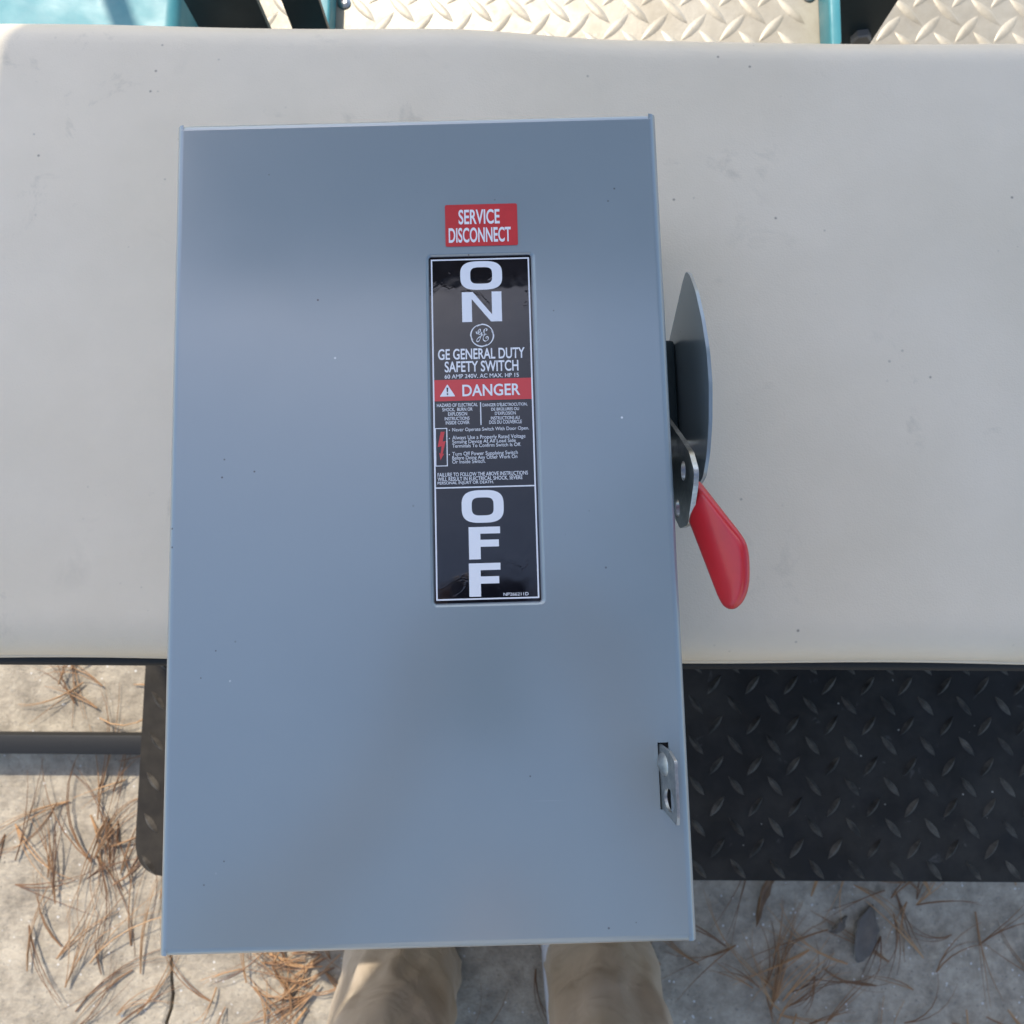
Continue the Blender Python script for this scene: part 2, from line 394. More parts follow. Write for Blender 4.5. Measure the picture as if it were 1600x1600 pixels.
# piping bead along the lower front edge
link('piping', bm_mesh(tube_bm([(X0 + 0.01 + (X1 - X0 - 0.02) * i / 40, front_y(X0 + (X1 - X0) * i / 40) - 0.0004, ZS - 0.046) for i in range(41)], 0.0022, 8), 'piping', 60), 'cream_vinyl', cushion)
box('seat_base', (-0.405, -0.0905, ZS - 0.125), (0.70, 0.335, ZS - TH - 0.001), 'base_black', cart, 0.006, 3)
# pedestal below the seat that carries it
box('seat_box', (-0.30, 0.02, 0.30), (0.62, 0.33, ZS - 0.126), 'base_black', cart, 0.01)

# footplate
ZP = ZF - 0.5
fp_out = round_poly([(-0.361, -0.342), (0.86, -0.342), (0.86, 0.02), (-0.361, 0.02)], [0.040, 0.040, 0.004, 0.004], 8)
foot = link('footplate', bm_mesh(prism_bm([(x, y, ZP - 0.014) for x, y in fp_out], (0, 0, 0.014), 0.003, 2), 'footplate', 40), 'black_tread', cart)
foot['label'] = 'black footplate with raised diamond tread and scuffs'
def lug_mesh(L, W, H, name):
    """lens-shaped tread lug"""
    bm = bmesh.new(); n = 8; up = []; dn = []; mid = []
    for i in range(n + 1):
        t = -1 + 2 * i / n; w = W / 2 * (1 - t * t) ; h = H * (1 - abs(t) ** 2.5)
        mid.append(bm.verts.new((t * L / 2, 0, h + 0.00002)))
        up.append(bm.verts.new((t * L / 2, w, -0.0002))); dn.append(bm.verts.new((t * L / 2, -w, -0.0002)))
    for i in range(n):
        for s in (up, dn):
            f = (mid[i], mid[i + 1], s[i + 1], s[i])
            bm.faces.new(f)
    bmesh.ops.remove_doubles(bm, verts=bm.verts[:], dist=1e-6)
    return bm_mesh(bm, name, 70)
lug_s = lug_mesh(0.027, 0.0080, 0.0032, 'foot_lug'); lug_s.materials.append(MATS['worn_tread'])
row = 0; yy = -0.330
while yy < -0.085:
    xx = -0.345 + (0.021 if row % 2 else 0.0)
    while xx < 0.64:
        o = bpy.data.objects.new('tread_lug', lug_s); col.objects.link(o); o.parent = foot
        o.location = (xx + random.uniform(-.0006, .0006), yy, ZP); o.rotation_euler = (0, 0, R(52 if row % 2 else -52) + random.uniform(-.03, .03))
        xx += 0.0422
    yy += 0.0216; row += 1
# footplate hangers and the bar that leaves it to the left
box('hanger', (-0.30, -0.10, ZP - 0.08), (-0.26, 0.05, ZP - 0.0145), 'base_black', cart, 0.003)
box('hanger', (0.56, -0.10, ZP - 0.08), (0.60, 0.05, ZP - 0.0145), 'base_black', cart, 0.003)
box('side_bar', (-0.95, -0.276, 0.030), (-0.30, -0.247, 0.058), 'base_black', cart, 0.004)
box('side_bar_strut', (-0.335, -0.272, 0.059), (-0.305, -0.252, ZP - 0.0145), 'base_black', cart, 0.003)
box('chassis_beam', (-0.30, 0.05, 0.26), (0.62, 0.11, 0.299), 'base_black', cart, 0.004)
box('chassis_beam', (-0.30, 0.95, 0.26), (0.62, 1.02, 0.299), 'base_black', cart, 0.004)
box('chassis_rail', (-0.30, 0.112, 0.255), (-0.24, 0.948, 0.298), 'base_black', cart, 0.004)
box('chassis_rail', (0.50, 0.112, 0.255), (0.56, 0.948, 0.298), 'base_black', cart, 0.004)

# aluminium tread deck behind the seat
ZD = ZF - 0.42
deck = box('cargo_deck', (-0.300, 0.34, ZD - 0.004), (0.70, 1.02, ZD), 'tread_aluminium', cart, 0.001)
deck['label'] = 'sunlit aluminium diamond plate deck behind the seat'
lug_d = lug_mesh(0.046, 0.0120, 0.0026, 'deck_lug'); lug_d.materials.append(MATS['tread_aluminium'])
row = 0; yy = 0.440
while yy < 0.72:
    xx = -0.298 + (0.0215 if row % 2 else 0.0)
    while xx < 0.69:
        if not (-0.180 < xx < -0.142 or 0.368 < xx < 0.412):
            o = bpy.data.objects.new('tread_lug', lug_d); col.objects.link(o); o.parent = deck
            o.location = (xx, yy, ZD); o.rotation_euler = (0, 0, R(48 if row % 2 else -48) + random.uniform(-.03, .03))
        xx += 0.043
    yy += 0.0205; row += 1
def screw(x, y, z, parent, r=0.0085):
    bm = bmesh.new(); n = 16
    pr = [(r, 0), (r, 0.0014), (r * 0.8, 0.0030), (r * 0.42, 0.0038), (r * 0.40, 0.0020), (0.0004, 0.0018)]
    s = loft_bm([[(x + q * math.cos(2 * math.pi * j / n), y + q * math.sin(2 * math.pi * j / n), z + h) for j in range(n)] for q, h in pr])
    return link('screw', bm_mesh(s, 'screw', 35), 'zinc_steel', parent)
screw(-0.146, 0.610, ZD, deck, 0.0075); screw(0.368, 0.622, ZD, deck, 0.0075)
box('deck_support', (-0.26, 0.40, 0.30), (-0.22, 1.00, ZD - 0.0045), 'base_black', cart, 0.003)
box('deck_support', (0.50, 0.40, 0.30), (0.54, 1.00, ZD - 0.0045), 'base_black', cart, 0.003)
# teal rails along the deck sides
def rail(x0, x1):
    return box('frame_rail', (x0, 0.345, ZD + 0.0005), (x1, 1.00, ZD + 0.030), 'teal_paint', cart, 0.003, 3)
rail(-0.174, -0.154); rail(0.377, 0.3895)
# teal uprights: shade on their front faces is painted in as near-black
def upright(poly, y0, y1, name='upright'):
    return link(name, bm_mesh(prism_bm([(x, y0, z) for x, z in poly], (0, y1 - y0, 0), 0.0015, 2), name, 40), 'painted_shade', cart)
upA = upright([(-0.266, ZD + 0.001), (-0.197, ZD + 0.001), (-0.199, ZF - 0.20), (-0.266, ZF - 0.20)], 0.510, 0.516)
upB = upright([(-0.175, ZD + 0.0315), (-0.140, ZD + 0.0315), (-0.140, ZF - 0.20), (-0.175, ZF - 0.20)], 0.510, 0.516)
upR = upright([(0.376, ZD + 0.031), (0.394, ZD + 0.031), (0.394, ZF - 0.20), (0.302, ZF - 0.20), (0.3675, ZF - 0.3455)], 0.505, 0.511)  # slanted left edge fills the shadowed gap beside the rail with dark
def hexbolt(x, y, z, parent, r=0.0095):
    bm = bmesh.new(); n = 6
    rings_ = [[(x + q * math.cos(2 * math.pi * j / n + 0.2), y - h, z + q * math.sin(2 * math.pi * j / n + 0.2)) for j in range(n)] for q, h in ((r, -0.001), (r, 0.006), (r * 0.86, 0.0075))]
    return link('bolt', bm_mesh(loft_bm(rings_), 'bolt', 30), 'zinc_bolt', parent)
mat('zinc_bolt', (0.22, 0.21, 0.19), 0.5, metal=0.3)
hexbolt(0.380, 0.505, ZF - 0.331, upR)
# teal body panel on the left, sunlit
box('body_panel', (-0.78, 0.33, ZF - 0.46), (-0.302, 1.02, ZF - 0.36), 'teal_paint', cart, 0.012, 3)
# canopy that shades the seat, on four posts
ZR = 1.90
canopy_out = round_poly([(-0.66, 0.56), (0.95, 0.56), (0.95, 1.26), (-0.66, 1.26)], 0.06, 6)
link('canopy', bm_mesh(prism_bm([(x, y, ZR) for x, y in canopy_out], (0, 0, 0.035), 0.012, 3), 'canopy', 40), 'roof_beige', cart)
for px, py in ((-0.63, 0.62), (0.90, 0.62), (-0.63, 1.22), (0.90, 1.22)):
    fx = -0.63 if px < 0 else 0.66
    fy = min(py, 0.98)
    link('canopy_post', bm_mesh(tube_bm([(fx, fy, ZF - 0.40 if px < 0 else ZD - 0.02), (px, py, 1.1), (px, py, ZR + 0.004)], 0.0125, 12), 'canopy_post', 40), 'base_black', cart)
# wheels carry the cart
for wx, wy in ((-0.46, 0.30), (0.80, 0.30), (-0.46, 1.02), (0.80, 1.02)):
    n = 28; prof_ = [(0.075, -0.07), (0.115, -0.075), (0.15, -0.07), (0.158, -0.045), (0.16, 0), (0.158, 0.045), (0.15, 0.07), (0.115, 0.075), (0.075, 0.07)]
    wpos = (wx, wy, 0.16)
    tyre = loft_bm([[(wpos[0] + h, wpos[1] + q * math.cos(2 * math.pi * j / n), wpos[2] + q * math.sin(2 * math.pi * j / n)) for j in range(n)] for q, h in prof_])
    w = link('wheel', bm_mesh(tyre, 'wheel', 40), 'base_black', cart)
    link('axle', bm_mesh(tube_bm([(wx, wy, 0.16), (0.17, wy, 0.16)], 0.018, 10), 'axle', 40), 'base_black', w)

# ------------------------------------------------------------------ the safety switch
SW = empty('safety_switch', (0, 0, ZS), 0, 'grey steel electrical safety switch box with red handle lying on the cream seat', 'safety switch')
DZ = ZF - ZS             # local height of the front face (0.105)
W2, H2 = 0.1209, 0.1988
RB = 0.0040              # bend radius of the cover
# enclosure body: open sheet-metal tray seen as a box below the cover
body = box('enclosure', (-W2 + 0.0022, -H2 + 0.0022, 0.001), (W2 - 0.0022, H2 - 0.0022, DZ - 0.004), 'grey_paint', SW, 0.0015, 2)
# cover face with the label recess and latch slot cut out
REC = (0.0037, -0.0466, 0.0577, 0.1268); SL = (0.1069, -0.1407, 0.1119, -0.1109)
me = fill2d([rrect(-W2 + RB, -H2 + RB, W2 - RB, H2 - RB, 0.0003, 1), rrect(*REC, 0.0028, 6), [(SL[0], SL[1]), (SL[2], SL[1]), (SL[2], SL[3]), (SL[0], SL[3])]], DZ)
bm = bmesh.new(); bm.from_mesh(me); bpy.data.meshes.remove(me)
def bend(p0, p1, out):   # rolled edge + lip along one side
    V = []
    for p in (p0, p1):
        r_ = []
        for i in range(7):
            a = R(90 * i / 6); r_.append(bm.verts.new((p[0] + out[0] * RB * math.sin(a), p[1] + out[1] * RB * math.sin(a), DZ - RB + RB * math.cos(a))))
        r_.append(bm.verts.new((p[0] + out[0] * RB, p[1] + out[1] * RB, DZ - 0.014)))
        r_.append(bm.verts.new((p[0] + out[0] * (RB - 0.0012), p[1] + out[1] * (RB - 0.0012), DZ - 0.014)))
        V.append(r_)
    for i in range(8): bm.faces.new((V[0][i], V[0][i + 1], V[1][i + 1], V[1][i]))
e = 0.0006
bend((-W2 + RB, -H2 + RB * 0.25), (-W2 + RB, H2 - RB * 0.25), (-1, 0)); bend((W2 - RB, -H2 + RB * 0.25), (W2 - RB, H2 - RB * 0.25), (1, 0))
bend((-W2 + RB * 0.7, H2 - RB), (W2 - RB * 0.7, H2 - RB), (0, 1)); bend((-W2 + RB * 0.7, -H2 + RB), (W2 - RB * 0.7, -H2 + RB), (0, -1))
# recess walls and floor
D = 0.0011; S1 = 0.0016
def ringv(x0, y0, x1, y1, r, z): return [bm.verts.new((x, y, z)) for x, y in rrect(x0, y0, x1, y1, r, 6)]
g = [ringv(*REC, 0.0028, DZ)]
for k, (s, d) in enumerate(((S1 * 0.25, D * 0.1), (S1 * 0.5, D * 0.5), (S1 * 0.75, D * 0.9), (S1, D))):
    g.append(ringv(REC[0] + s, REC[1] + s, REC[2] - s, REC[3] - s, 0.0028 - s * 0.6, DZ - d))
for a, b in zip(g, g[1:]):
    for i in range(len(a)): k = (i + 1) % len(a); bm.faces.new((a[i], a[k], b[k], b[i]))
bm.faces.new([bm.verts.new(v.co) for v in g[-1]])
# slot walls
q = [bm.verts.new((x, y, DZ)) for x, y in ((SL[0], SL[1]), (SL[2], SL[1]), (SL[2], SL[3]), (SL[0], SL[3]))]
q2 = [bm.verts.new((v.co.x, v.co.y, DZ - 0.0014)) for v in q]
for i in range(4): k = (i + 1) % 4; bm.faces.new((q[i], q[k], q2[k], q2[i]))
cover = link('cover', bm_mesh(bm, 'cover', 35), 'grey_paint', SW)
box('latch_slot', (SL[0] - 0.001, SL[1] - 0.001, DZ - 0.0038), (SL[2] + 0.001, SL[3] + 0.001, DZ - 0.0030), 'slot_dark', cover)

# sticker
ms = fill2d([rrect(0.01366, 0.13018, 0.04943, 0.15181, 0.0008, 4)], 0, 0.00015); ms.transform(Matrix.Translation((0, 0, DZ + 0.0002)))
sticker = link('warning_sticker', ms, 'sticker_red', SW); sticker['label'] = 'small red sticker with white service disconnect lettering'
def line(body_, kind, x0, y0, x1, y1, z, m, parent):
    bold = {'s': 0.020, 'b': 0.016, 'm': 0.006, 'r': 0.0}[kind]
    return link('lettering', text_mesh(body_, bold, x0 / 1000, y0 / 1000, x1 / 1000, y1 / 1000, z), m, parent)
zs = DZ + 0.00033
line('SERVICE', 's', 20.34, 141.45, 40.72, 149.13, zs, 'sticker_white', sticker)
line('DISCONNECT', 's', 15.31, 132.02, 46.06, 139.75, zs, 'sticker_white', sticker)

# nameplate
LB = (0.0053, -0.04473, 0.0555, 0.12528)
zl = DZ - D
mp = fill2d([rrect(*LB, 0.0010, 4)], 0, 0.0004); mp.transform(Matrix.Translation((0, 0, zl + 0.00025)))
plate = link('nameplate', mp, 'label_black', SW); plate['label'] = 'tall black nameplate with white on and off lettering and red danger band'
zt = zl + 0.00052
def lab2d(name, loops, m='label_white', dz=0.0): return link(name, fill2d(loops, zt + dz), m, plate)
def rc(x0, y0, x1, y1): return [(x0 / 1000, y0 / 1000), (x1 / 1000, y0 / 1000), (x1 / 1000, y1 / 1000), (x0 / 1000, y1 / 1000)]
lab2d('border', [rc(6.15, -43.35, 54.65, 124.05), rc(6.85, -42.65, 53.95, 123.35)])
def letter_O(x0, y0, x1, y1, tx, ty):
    def sup(cx, cy, a, b, e_): return [(cx + a * math.copysign(abs(math.cos(t)) ** (2 / e_), math.cos(t)), cy + b * math.copysign(abs(math.sin(t)) ** (2 / e_), math.sin(t))) for t in [2 * math.pi * i / 64 for i in range(64)]]
    cx, cy = (x0 + x1) / 2000, (y0 + y1) / 2000; a, b = (x1 - x0) / 2000, (y1 - y0) / 2000
    lab2d('lettering', [sup(cx, cy, a, b, 3.1), sup(cx, cy, a - tx / 1000, b - ty / 1000, 3.6)])
letter_O(20.55, 108.0, 41.16, 122.66, 4.9, 3.1); letter_O(18.96, -7.07, 38.99, 8.56, 4.8, 3.5)
x0, y0, x1, y1 = 21.11, 91.75, 40.57, 106.95; w = 4.8
lab2d('lettering', [[(a / 1000, b / 1000) for a, b in ((x0, y0), (x0 + w, y0), (x0 + w, y1 - 3.6), (x1 - w - 0.6, y0), (x1, y0), (x1, y1), (x1 - w, y1), (x1 - w, y0 + 3.6), (x0 + w + 0.6, y1), (x0, y1))]])
for x0, y0, x1, y1 in ((22.04, -24.39, 36.96, -9.05), (21.8, -41.93, 36.7, -26.24)):
    h = y1 - y0; s = 5.5
    lab2d('lettering', [[(a / 1000, b / 1000) for a, b in ((x0, y0), (x0 + s, y0), (x0 + s, y0 + 0.385 * h), (x1 - 0.7, y0 + 0.385 * h), (x1 - 0.7, y0 + 0.60 * h), (x0 + s, y0 + 0.60 * h), (x0 + s, y0 + 0.79 * h), (x1, y0 + 0.79 * h), (x1, y1), (x0, y1))]])
lab2d('danger_band', [rc(6.86, 52.48, 53.94, 63.01)], 'label_red')
lab2d('rule', [rc(28.84, 40.28, 29.33, 51.49)]); lab2d('rule', [rc(6.86, 9.8, 53.94, 10.42)])
lab2d('bolt_frame', [rc(6.86, 20.58, 12.75, 39.26), rc(7.25, 20.97, 12.30, 38.85)])
lab2d('bolt_symbol', [[(a / 1000, b / 1000) for a, b in ((9.6, 37.4), (11.5, 37.4), (10.4, 32.6), (11.9, 32.9), (10.35, 26.6), (11.1, 26.8), (9.3, 23.6), (8.7, 27.2), (9.4, 26.8), (9.9, 30.4), (8.0, 30.0))]], 'label_red')
for b in ((13.8, 38.1), (13.73, 34.1), (13.58, 26.2)): lab2d('bullet', [[((b[0] + 0.27 * math.cos(t)) / 1000, (b[1] + 0.27 * math.sin(t)) / 1000) for t in [math.pi * i / 6 for i in range(12)]]])
lab2d('warning_triangle', [[(a / 1000, b / 1000) for a, b in round_poly([(9.44, 54.71), (16.99, 54.71), (13.2, 60.79)], 0.25, 3)]], dz=0.0001)
lab2d('exclamation_mark', [[(a / 1000, b / 1000) for a, b in ((12.75, 59.1), (13.65, 59.1), (13.45, 56.9), (12.95, 56.9))]], 'label_black', 0.0002)
lab2d('exclamation_mark', [[((13.2 + 0.42 * math.cos(t)) / 1000, (55.9 + 0.42 * math.sin(t)) / 1000) for t in [math.pi * i / 6 for i in range(12)]]], 'label_black', 0.0002)
TXT = [('GE GENERAL DUTY', 'b', 8.94, 72.97, 51.19, 78.41), ('SAFETY SWITCH', 'b', 12.07, 66.71, 47.91, 72.14), ('60 AMP 240V. AC MAX. HP 15', 'm', 11.98, 63.62, 47.99, 65.65),
       ('DANGER', 'b', 20.43, 54.53, 48.43, 60.4),
       ('HAZARD OF ELECTRICAL', 'm', 7.99, 49.62, 27.7, 51.29), ('SHOCK,  BURN OR', 'm', 10.58, 47.18, 25.15, 49.08), ('EXPLOSION', 'm', 13.32, 45.17, 22.48, 46.93), ('INSTRUCTIONS', 'm', 11.62, 42.98, 23.6, 44.61), ('INSIDE COVER', 'm', 12.1, 40.93, 23.56, 42.59),
       ("DANGER D'\u00c9LECTROCUTION,", 'm', 30.08, 49.08, 51.67, 51.2), ('DE BR\u00dbLURES OU', 'm', 34.2, 47.14, 47.62, 49.0), ("D'EXPLOSION", 'm', 35.94, 44.99, 45.96, 46.66), ('INSTRUCTIONS AU', 'm', 33.94, 42.67, 47.81, 44.3), ('DOS DU COUVERCLE', 'm', 33.06, 40.65, 48.77, 42.35),
       ('Never Operate Switch With Door Open.', 'r', 15.19, 36.9, 52.15, 39.15), ('Always Use a Properly Rated Voltage', 'r', 15.12, 32.9, 50.31, 35.35), ('Sensing Device At All Load Side', 'r', 15.08, 31.0, 45.58, 33.23), ('Terminals To Confirm Switch Is Off.', 'r', 15.04, 29.5, 48.02, 31.23), ('Turn Off Power Supplying Switch', 'r', 14.97, 25.0, 46.4, 27.41), ('Before Doing Any Other Work On', 'r', 14.93, 23.1, 46.13, 25.42), ('Or Inside Switch.', 'r', 14.89, 21.75, 30.85, 23.52),
       ('FAILURE TO FOLLOW THE ABOVE INSTRUCTIONS', 'm', 7.78, 15.53, 50.98, 17.38), ('WILL RESULT IN ELECTRICAL SHOCK, SEVERE', 'm', 7.74, 13.1, 48.32, 15.25), ('PERSONAL INJURY OR DEATH.', 'm', 7.71, 11.33, 34.52, 13.15), ('NP266211D', 'm', 37.83, -41.94, 49.64, -40.41)]
for t in TXT: line(*t, zt + (0.0001 if t[0] == 'DANGER' else 0), 'label_white', plate)
# round monogram emblem
bm = bmesh.new(); cx, cy, rr = 30.65, 84.85, 5.55
def addrib(pts, w):
    b_ = ribbon([(x / 1000, y / 1000) for x, y in pts], [q / 1000 for q in w] if isinstance(w, list) else w / 1000, zt); me_ = bpy.data.meshes.new('r'); b_.to_mesh(me_); b_.free(); bm.from_mesh(me_); bpy.data.meshes.remove(me_)
for k in range(4):
    a0 = 90 * k + 8
    addrib([(cx + rr * math.cos(R(a0 + t * 3.0)), cy + rr * math.sin(R(a0 + t * 3.0))) for t in range(29)], [0.28 + 0.42 * (t / 28) for t in range(29)])
    b0 = a0 + 84
    addrib([(cx + (rr - 0.05 - 0.04 * t) * math.cos(R(b0 + t * 2.2)), cy + (rr - 0.05 - 0.04 * t) * math.sin(R(b0 + t * 2.2))) for t in range(13)], [0.62 - 0.042 * t for t in range(13)])
G_ = [(-2.9, 2.0), (-2.6, 1.0), (-1.9, 0.9), (-1.0, 1.9), (-0.8, 2.9), (-1.3, 3.1), (-1.9, 2.2), (-1.8, 0.9), (-1.0, 0.5), (-0.2, 1.6), (-0.4, 0.2), (-1.0, -1.6), (-1.7, -2.9), (-2.5, -3.1), (-2.7, -2.3), (-1.9, -1.2), (-0.6, -0.4), (0.6, 0.6)]
E_ = [(1.9, 2.1), (2.4, 2.9), (2.0, 3.4), (1.2, 2.9), (0.9, 1.8), (1.3, 0.8), (2.3, 0.6), (1.3, 0.4), (0.6, -0.8), (0.5, -2.1), (1.2, -2.9), (2.3, -2.7), (3.0, -1.7), (2.6, -0.7), (1.8, -1.0), (2.0, -1.7)]
for C_ in (G_, E_):
    P_ = spline([(cx + a, cy + b) for a, b in C_], 6); addrib(P_, [0.34 + 0.12 * math.sin(i * 0.35) for i in range(len(P_))])
me = bpy.data.meshes.new('emblem'); bm.to_mesh(me); bm.free(); link('emblem', me, 'label_white', plate)

# handle: shield plate, zinc lever and red grip (all on the right side of the box)
hd = bpy.data.objects.new
sh2 = [(107, -103), (131, -53), (133.5, -44), (128, -36), (114.7, -25.9), (95.5, -16.4), (77, -10.6), (60, -9.6), (41.6, -13.9), (26.6, -21.4), (16.7, -31), (12, -50), (14, -98), (20, -103)]
sh2 = round_poly(sh2, [4, 6, 7, 14, 30, 30, 30, 30, 30, 30, 12, 12, 4, 4], 4)
shield = link('handle_shield', bm_mesh(prism_bm([(0.1425, a / 1000, DZ + b / 1000) for a, b in sh2], (0.0018, 0, 0), 0.0006, 2), 'handle_shield', 35), 'grey_paint', SW)
# stand-offs that hold the shield on the enclosure wall
for yy_, zz_ in ((0.040, DZ - 0.077),):
    link('pivot_pin', bm_mesh(tube_bm([(W2 - 0.004, yy_, zz_), (0.1455, yy_, zz_)], 0.0060, 14), 'pivot_pin', 40), 'zinc_steel', SW)
box('handle_reflection', (W2 - 0.003, 0.012, 0.002), (0.1424, 0.1065, 0.028), 'painted_shade', SW, 0.003)  # added dark block in place of a dark reflection on the shield
lv2 = round_poly([(58, -70), (54, -54), (37.6, -24.5), (25, -3.5), (14, 5.0), (7.6, 1.6), (-9.6, -14), (-9.8, -32), (4.6, -54), (30, -86), (52, -86)], [6, 4, 16, 14, 9, 3, 4, 9, 8, 8, 8], 7)
def circ(cx_, cy_, r_, n=18): return [(cx_ + r_ * math.cos(2 * math.pi * i / n), cy_ + r_ * math.sin(2 * math.pi * i / n)) for i in range(n)]
ml = fill2d([[(a / 1000, b / 1000) for a, b in lv2], [(a / 1000, b / 1000) for a, b in circ(18.0, -17.5, 5.0)], [(a / 1000, b / 1000) for a, b in circ(0.9, -35.0, 5.0)]], 0, 0.0024)
ml.transform(Matrix(((0, 0, 1, 0.1305), (1, 0, 0, 0), (0, 1, 0, DZ), (0, 0, 0, 1))))
lever = link('handle_lever', bm_mesh((lambda b_: (b_.from_mesh(ml), b_)[1])(bmesh.new()), 'handle_lever', 35), 'zinc_steel', SW)
bv = lever.modifiers.new('edge', 'BEVEL'); bv.width = 0.0006; bv.segments = 2; bv.limit_method = 'ANGLE'; bv.angle_limit = R(50)
# red grip, bent outwards from the lever
A_ = Vector((0.1306, -0.0081, -0.012)); U_ = Vector((0.0114, -0.0393, 0.002)); V_ = Vector((0.0164, -0.0068, 0.018)); N_ = U_.cross(V_).normalized()
CAM_ = Vector((0.04161, -0.04247, 0.36342))
def grip_pt(x, y, z):    # slide a point onto the plane of the grip
    p = Vector((x, y, z)) / 1000; d = p - CAM_; t = (A_ - CAM_).dot(N_) / d.dot(N_); q_ = CAM_ + d * t; return q_
gp = [grip_pt(*p) for p in [(130.6, 9.6, 2)] + spline([(146.5, -14.2, 6), (150.4, -21, 5.5), (151.8, -30, 4), (151.7, -41, 1), (149.6, -48.5, -3), (146.2, -51.4, -6), (143.0, -49.6, -9), (140.6, -44, -10.6)], 4) + [(129.2, -8.1, -12)]]
e1 = U_.normalized(); e2 = N_.cross(e1)
g2 = [((p - A_).dot(e1), (p - A_).dot(e2)) for p in gp]
if N_.z < 0: N_ = -N_
g3 = [A_ + e1 * a + e2 * b + N_ * 0.0016 + Vector((0, 0, DZ)) for a, b in g2]
k_ = len(g2); cen = (sum(p[0] for p in g2) / k_, sum(p[1] for p in g2) / k_); gr_ = []
def inset(i, d):
    p, a, b = Vector(g2[i]), Vector(g2[i - 1]), Vector(g2[(i + 1) % k_])
    n1 = Vector((-(p - a).y, (p - a).x)).normalized(); n2 = Vector((-(b - p).y, (b - p).x)).normalized(); nn = (n1 + n2).normalized()
    if nn.dot(Vector(cen) - p) < 0: nn = -nn
    return p + nn * d
for d_, h_ in ((0.0030, 0), (0.0020, 0.0002), (0.0011, 0.0007), (0.0004, 0.0015), (0.0, 0.0028), (0.0003, 0.0043), (0.0012, 0.0056), (0.0026, 0.0062)):
    gr_.append([A_ + e1 * q_[0] + e2 * q_[1] + N_ * (0.0016 - h_) + Vector((0, 0, DZ)) for q_ in (inset(i, d_) for i in range(k_))])
grip = link('handle_grip', bm_mesh(loft_bm(gr_), 'handle_grip', 60), 'red_vinyl', SW); grip['label'] = 'red dipped vinyl handle grip pointing down'

# latch hasp: thin zinc tab standing in the slot, dimple and padlock hole
tb = round_poly([(-0.1422, 0.020), (-0.1385, 0.0215), (-0.1150, 0.0215), (-0.1120, 0.014), (-0.1115, -0.003), (-0.1402, -0.003), (-0.1402, 0.004)], [0.001, 0.003, 0.002, 0.002, 0, 0, 0.002], 4)
hl = [(-0.1336 + 0.0051 * math.cos(2 * math.pi * i / 20), 0.0115 + 0.0066 * math.sin(2 * math.pi * i / 20)) for i in range(20)]
mt = fill2d([tb, hl], 0, 0.0013)
b_ = bmesh.new(); b_.from_mesh(mt); bpy.data.meshes.remove(mt)
lean = math.tan(R(7))
for v in b_.verts:
    yv, hv, tz = v.co.x, v.co.y, v.co.z
    v.co = (0.1080 + hv * lean + tz, yv, DZ + hv)
hasp = link('latch_hasp', bm_mesh(b_, 'latch_hasp', 40), 'zinc_steel', SW)
# pressed dimple on the inner side of the tab
rg = []
for i in range(7):
    f_ = i / 6; rr_ = 1 - f_ ** 1.5 if i < 6 else 0.04; hh = 0.0034 * f_ ** 0.9
    rg.append([(0.1080 - 0.0002 + (0.0058 + 0.0070 * rr_ * math.sin(2 * math.pi * j / 24)) * lean - hh, -0.1194 + 0.0056 * rr_ * math.cos(2 * math.pi * j / 24), DZ + 0.0058 + 0.0070 * rr_ * math.sin(2 * math.pi * j / 24)) for j in range(24)])
link('dimple', bm_mesh(loft_bm(rg), 'dimple', 70), 'zinc_steel', hasp)

# ------------------------------------------------------------------ person holding the phone
PE = empty('person', (0.01, -0.590, 0), 0, 'person in khaki trousers standing in front of the seat', 'person')
def skin_mesh(name, pts, edges, root=0, sub=2):
    me_ = bpy.data.meshes.new(name); me_.from_pydata([p[:3] for p in pts], edges, []); o = bpy.data.objects.new(name, me_); col.objects.link(o)
    sk = o.modifiers.new('skin', 'SKIN'); sk.use_smooth_shade = True
    lay = me_.skin_vertices[0] if me_.skin_vertices else None
    for i, p in enumerate(pts):
        lay.data[i].radius = (p[3], p[4] if len(p) > 4 else p[3]); lay.data[i].use_root = (i == root)
    ss = o.modifiers.new('sub', 'SUBSURF'); ss.levels = sub; ss.render_levels = sub
    me2 = bpy.data.meshes.new_from_object(o.evaluated_get(bpy.context.evaluated_depsgraph_get()))
    bpy.data.objects.remove(o); bpy.data.meshes.remove(me_)
    for p in me2.polygons: p.use_smooth = True
    return me2
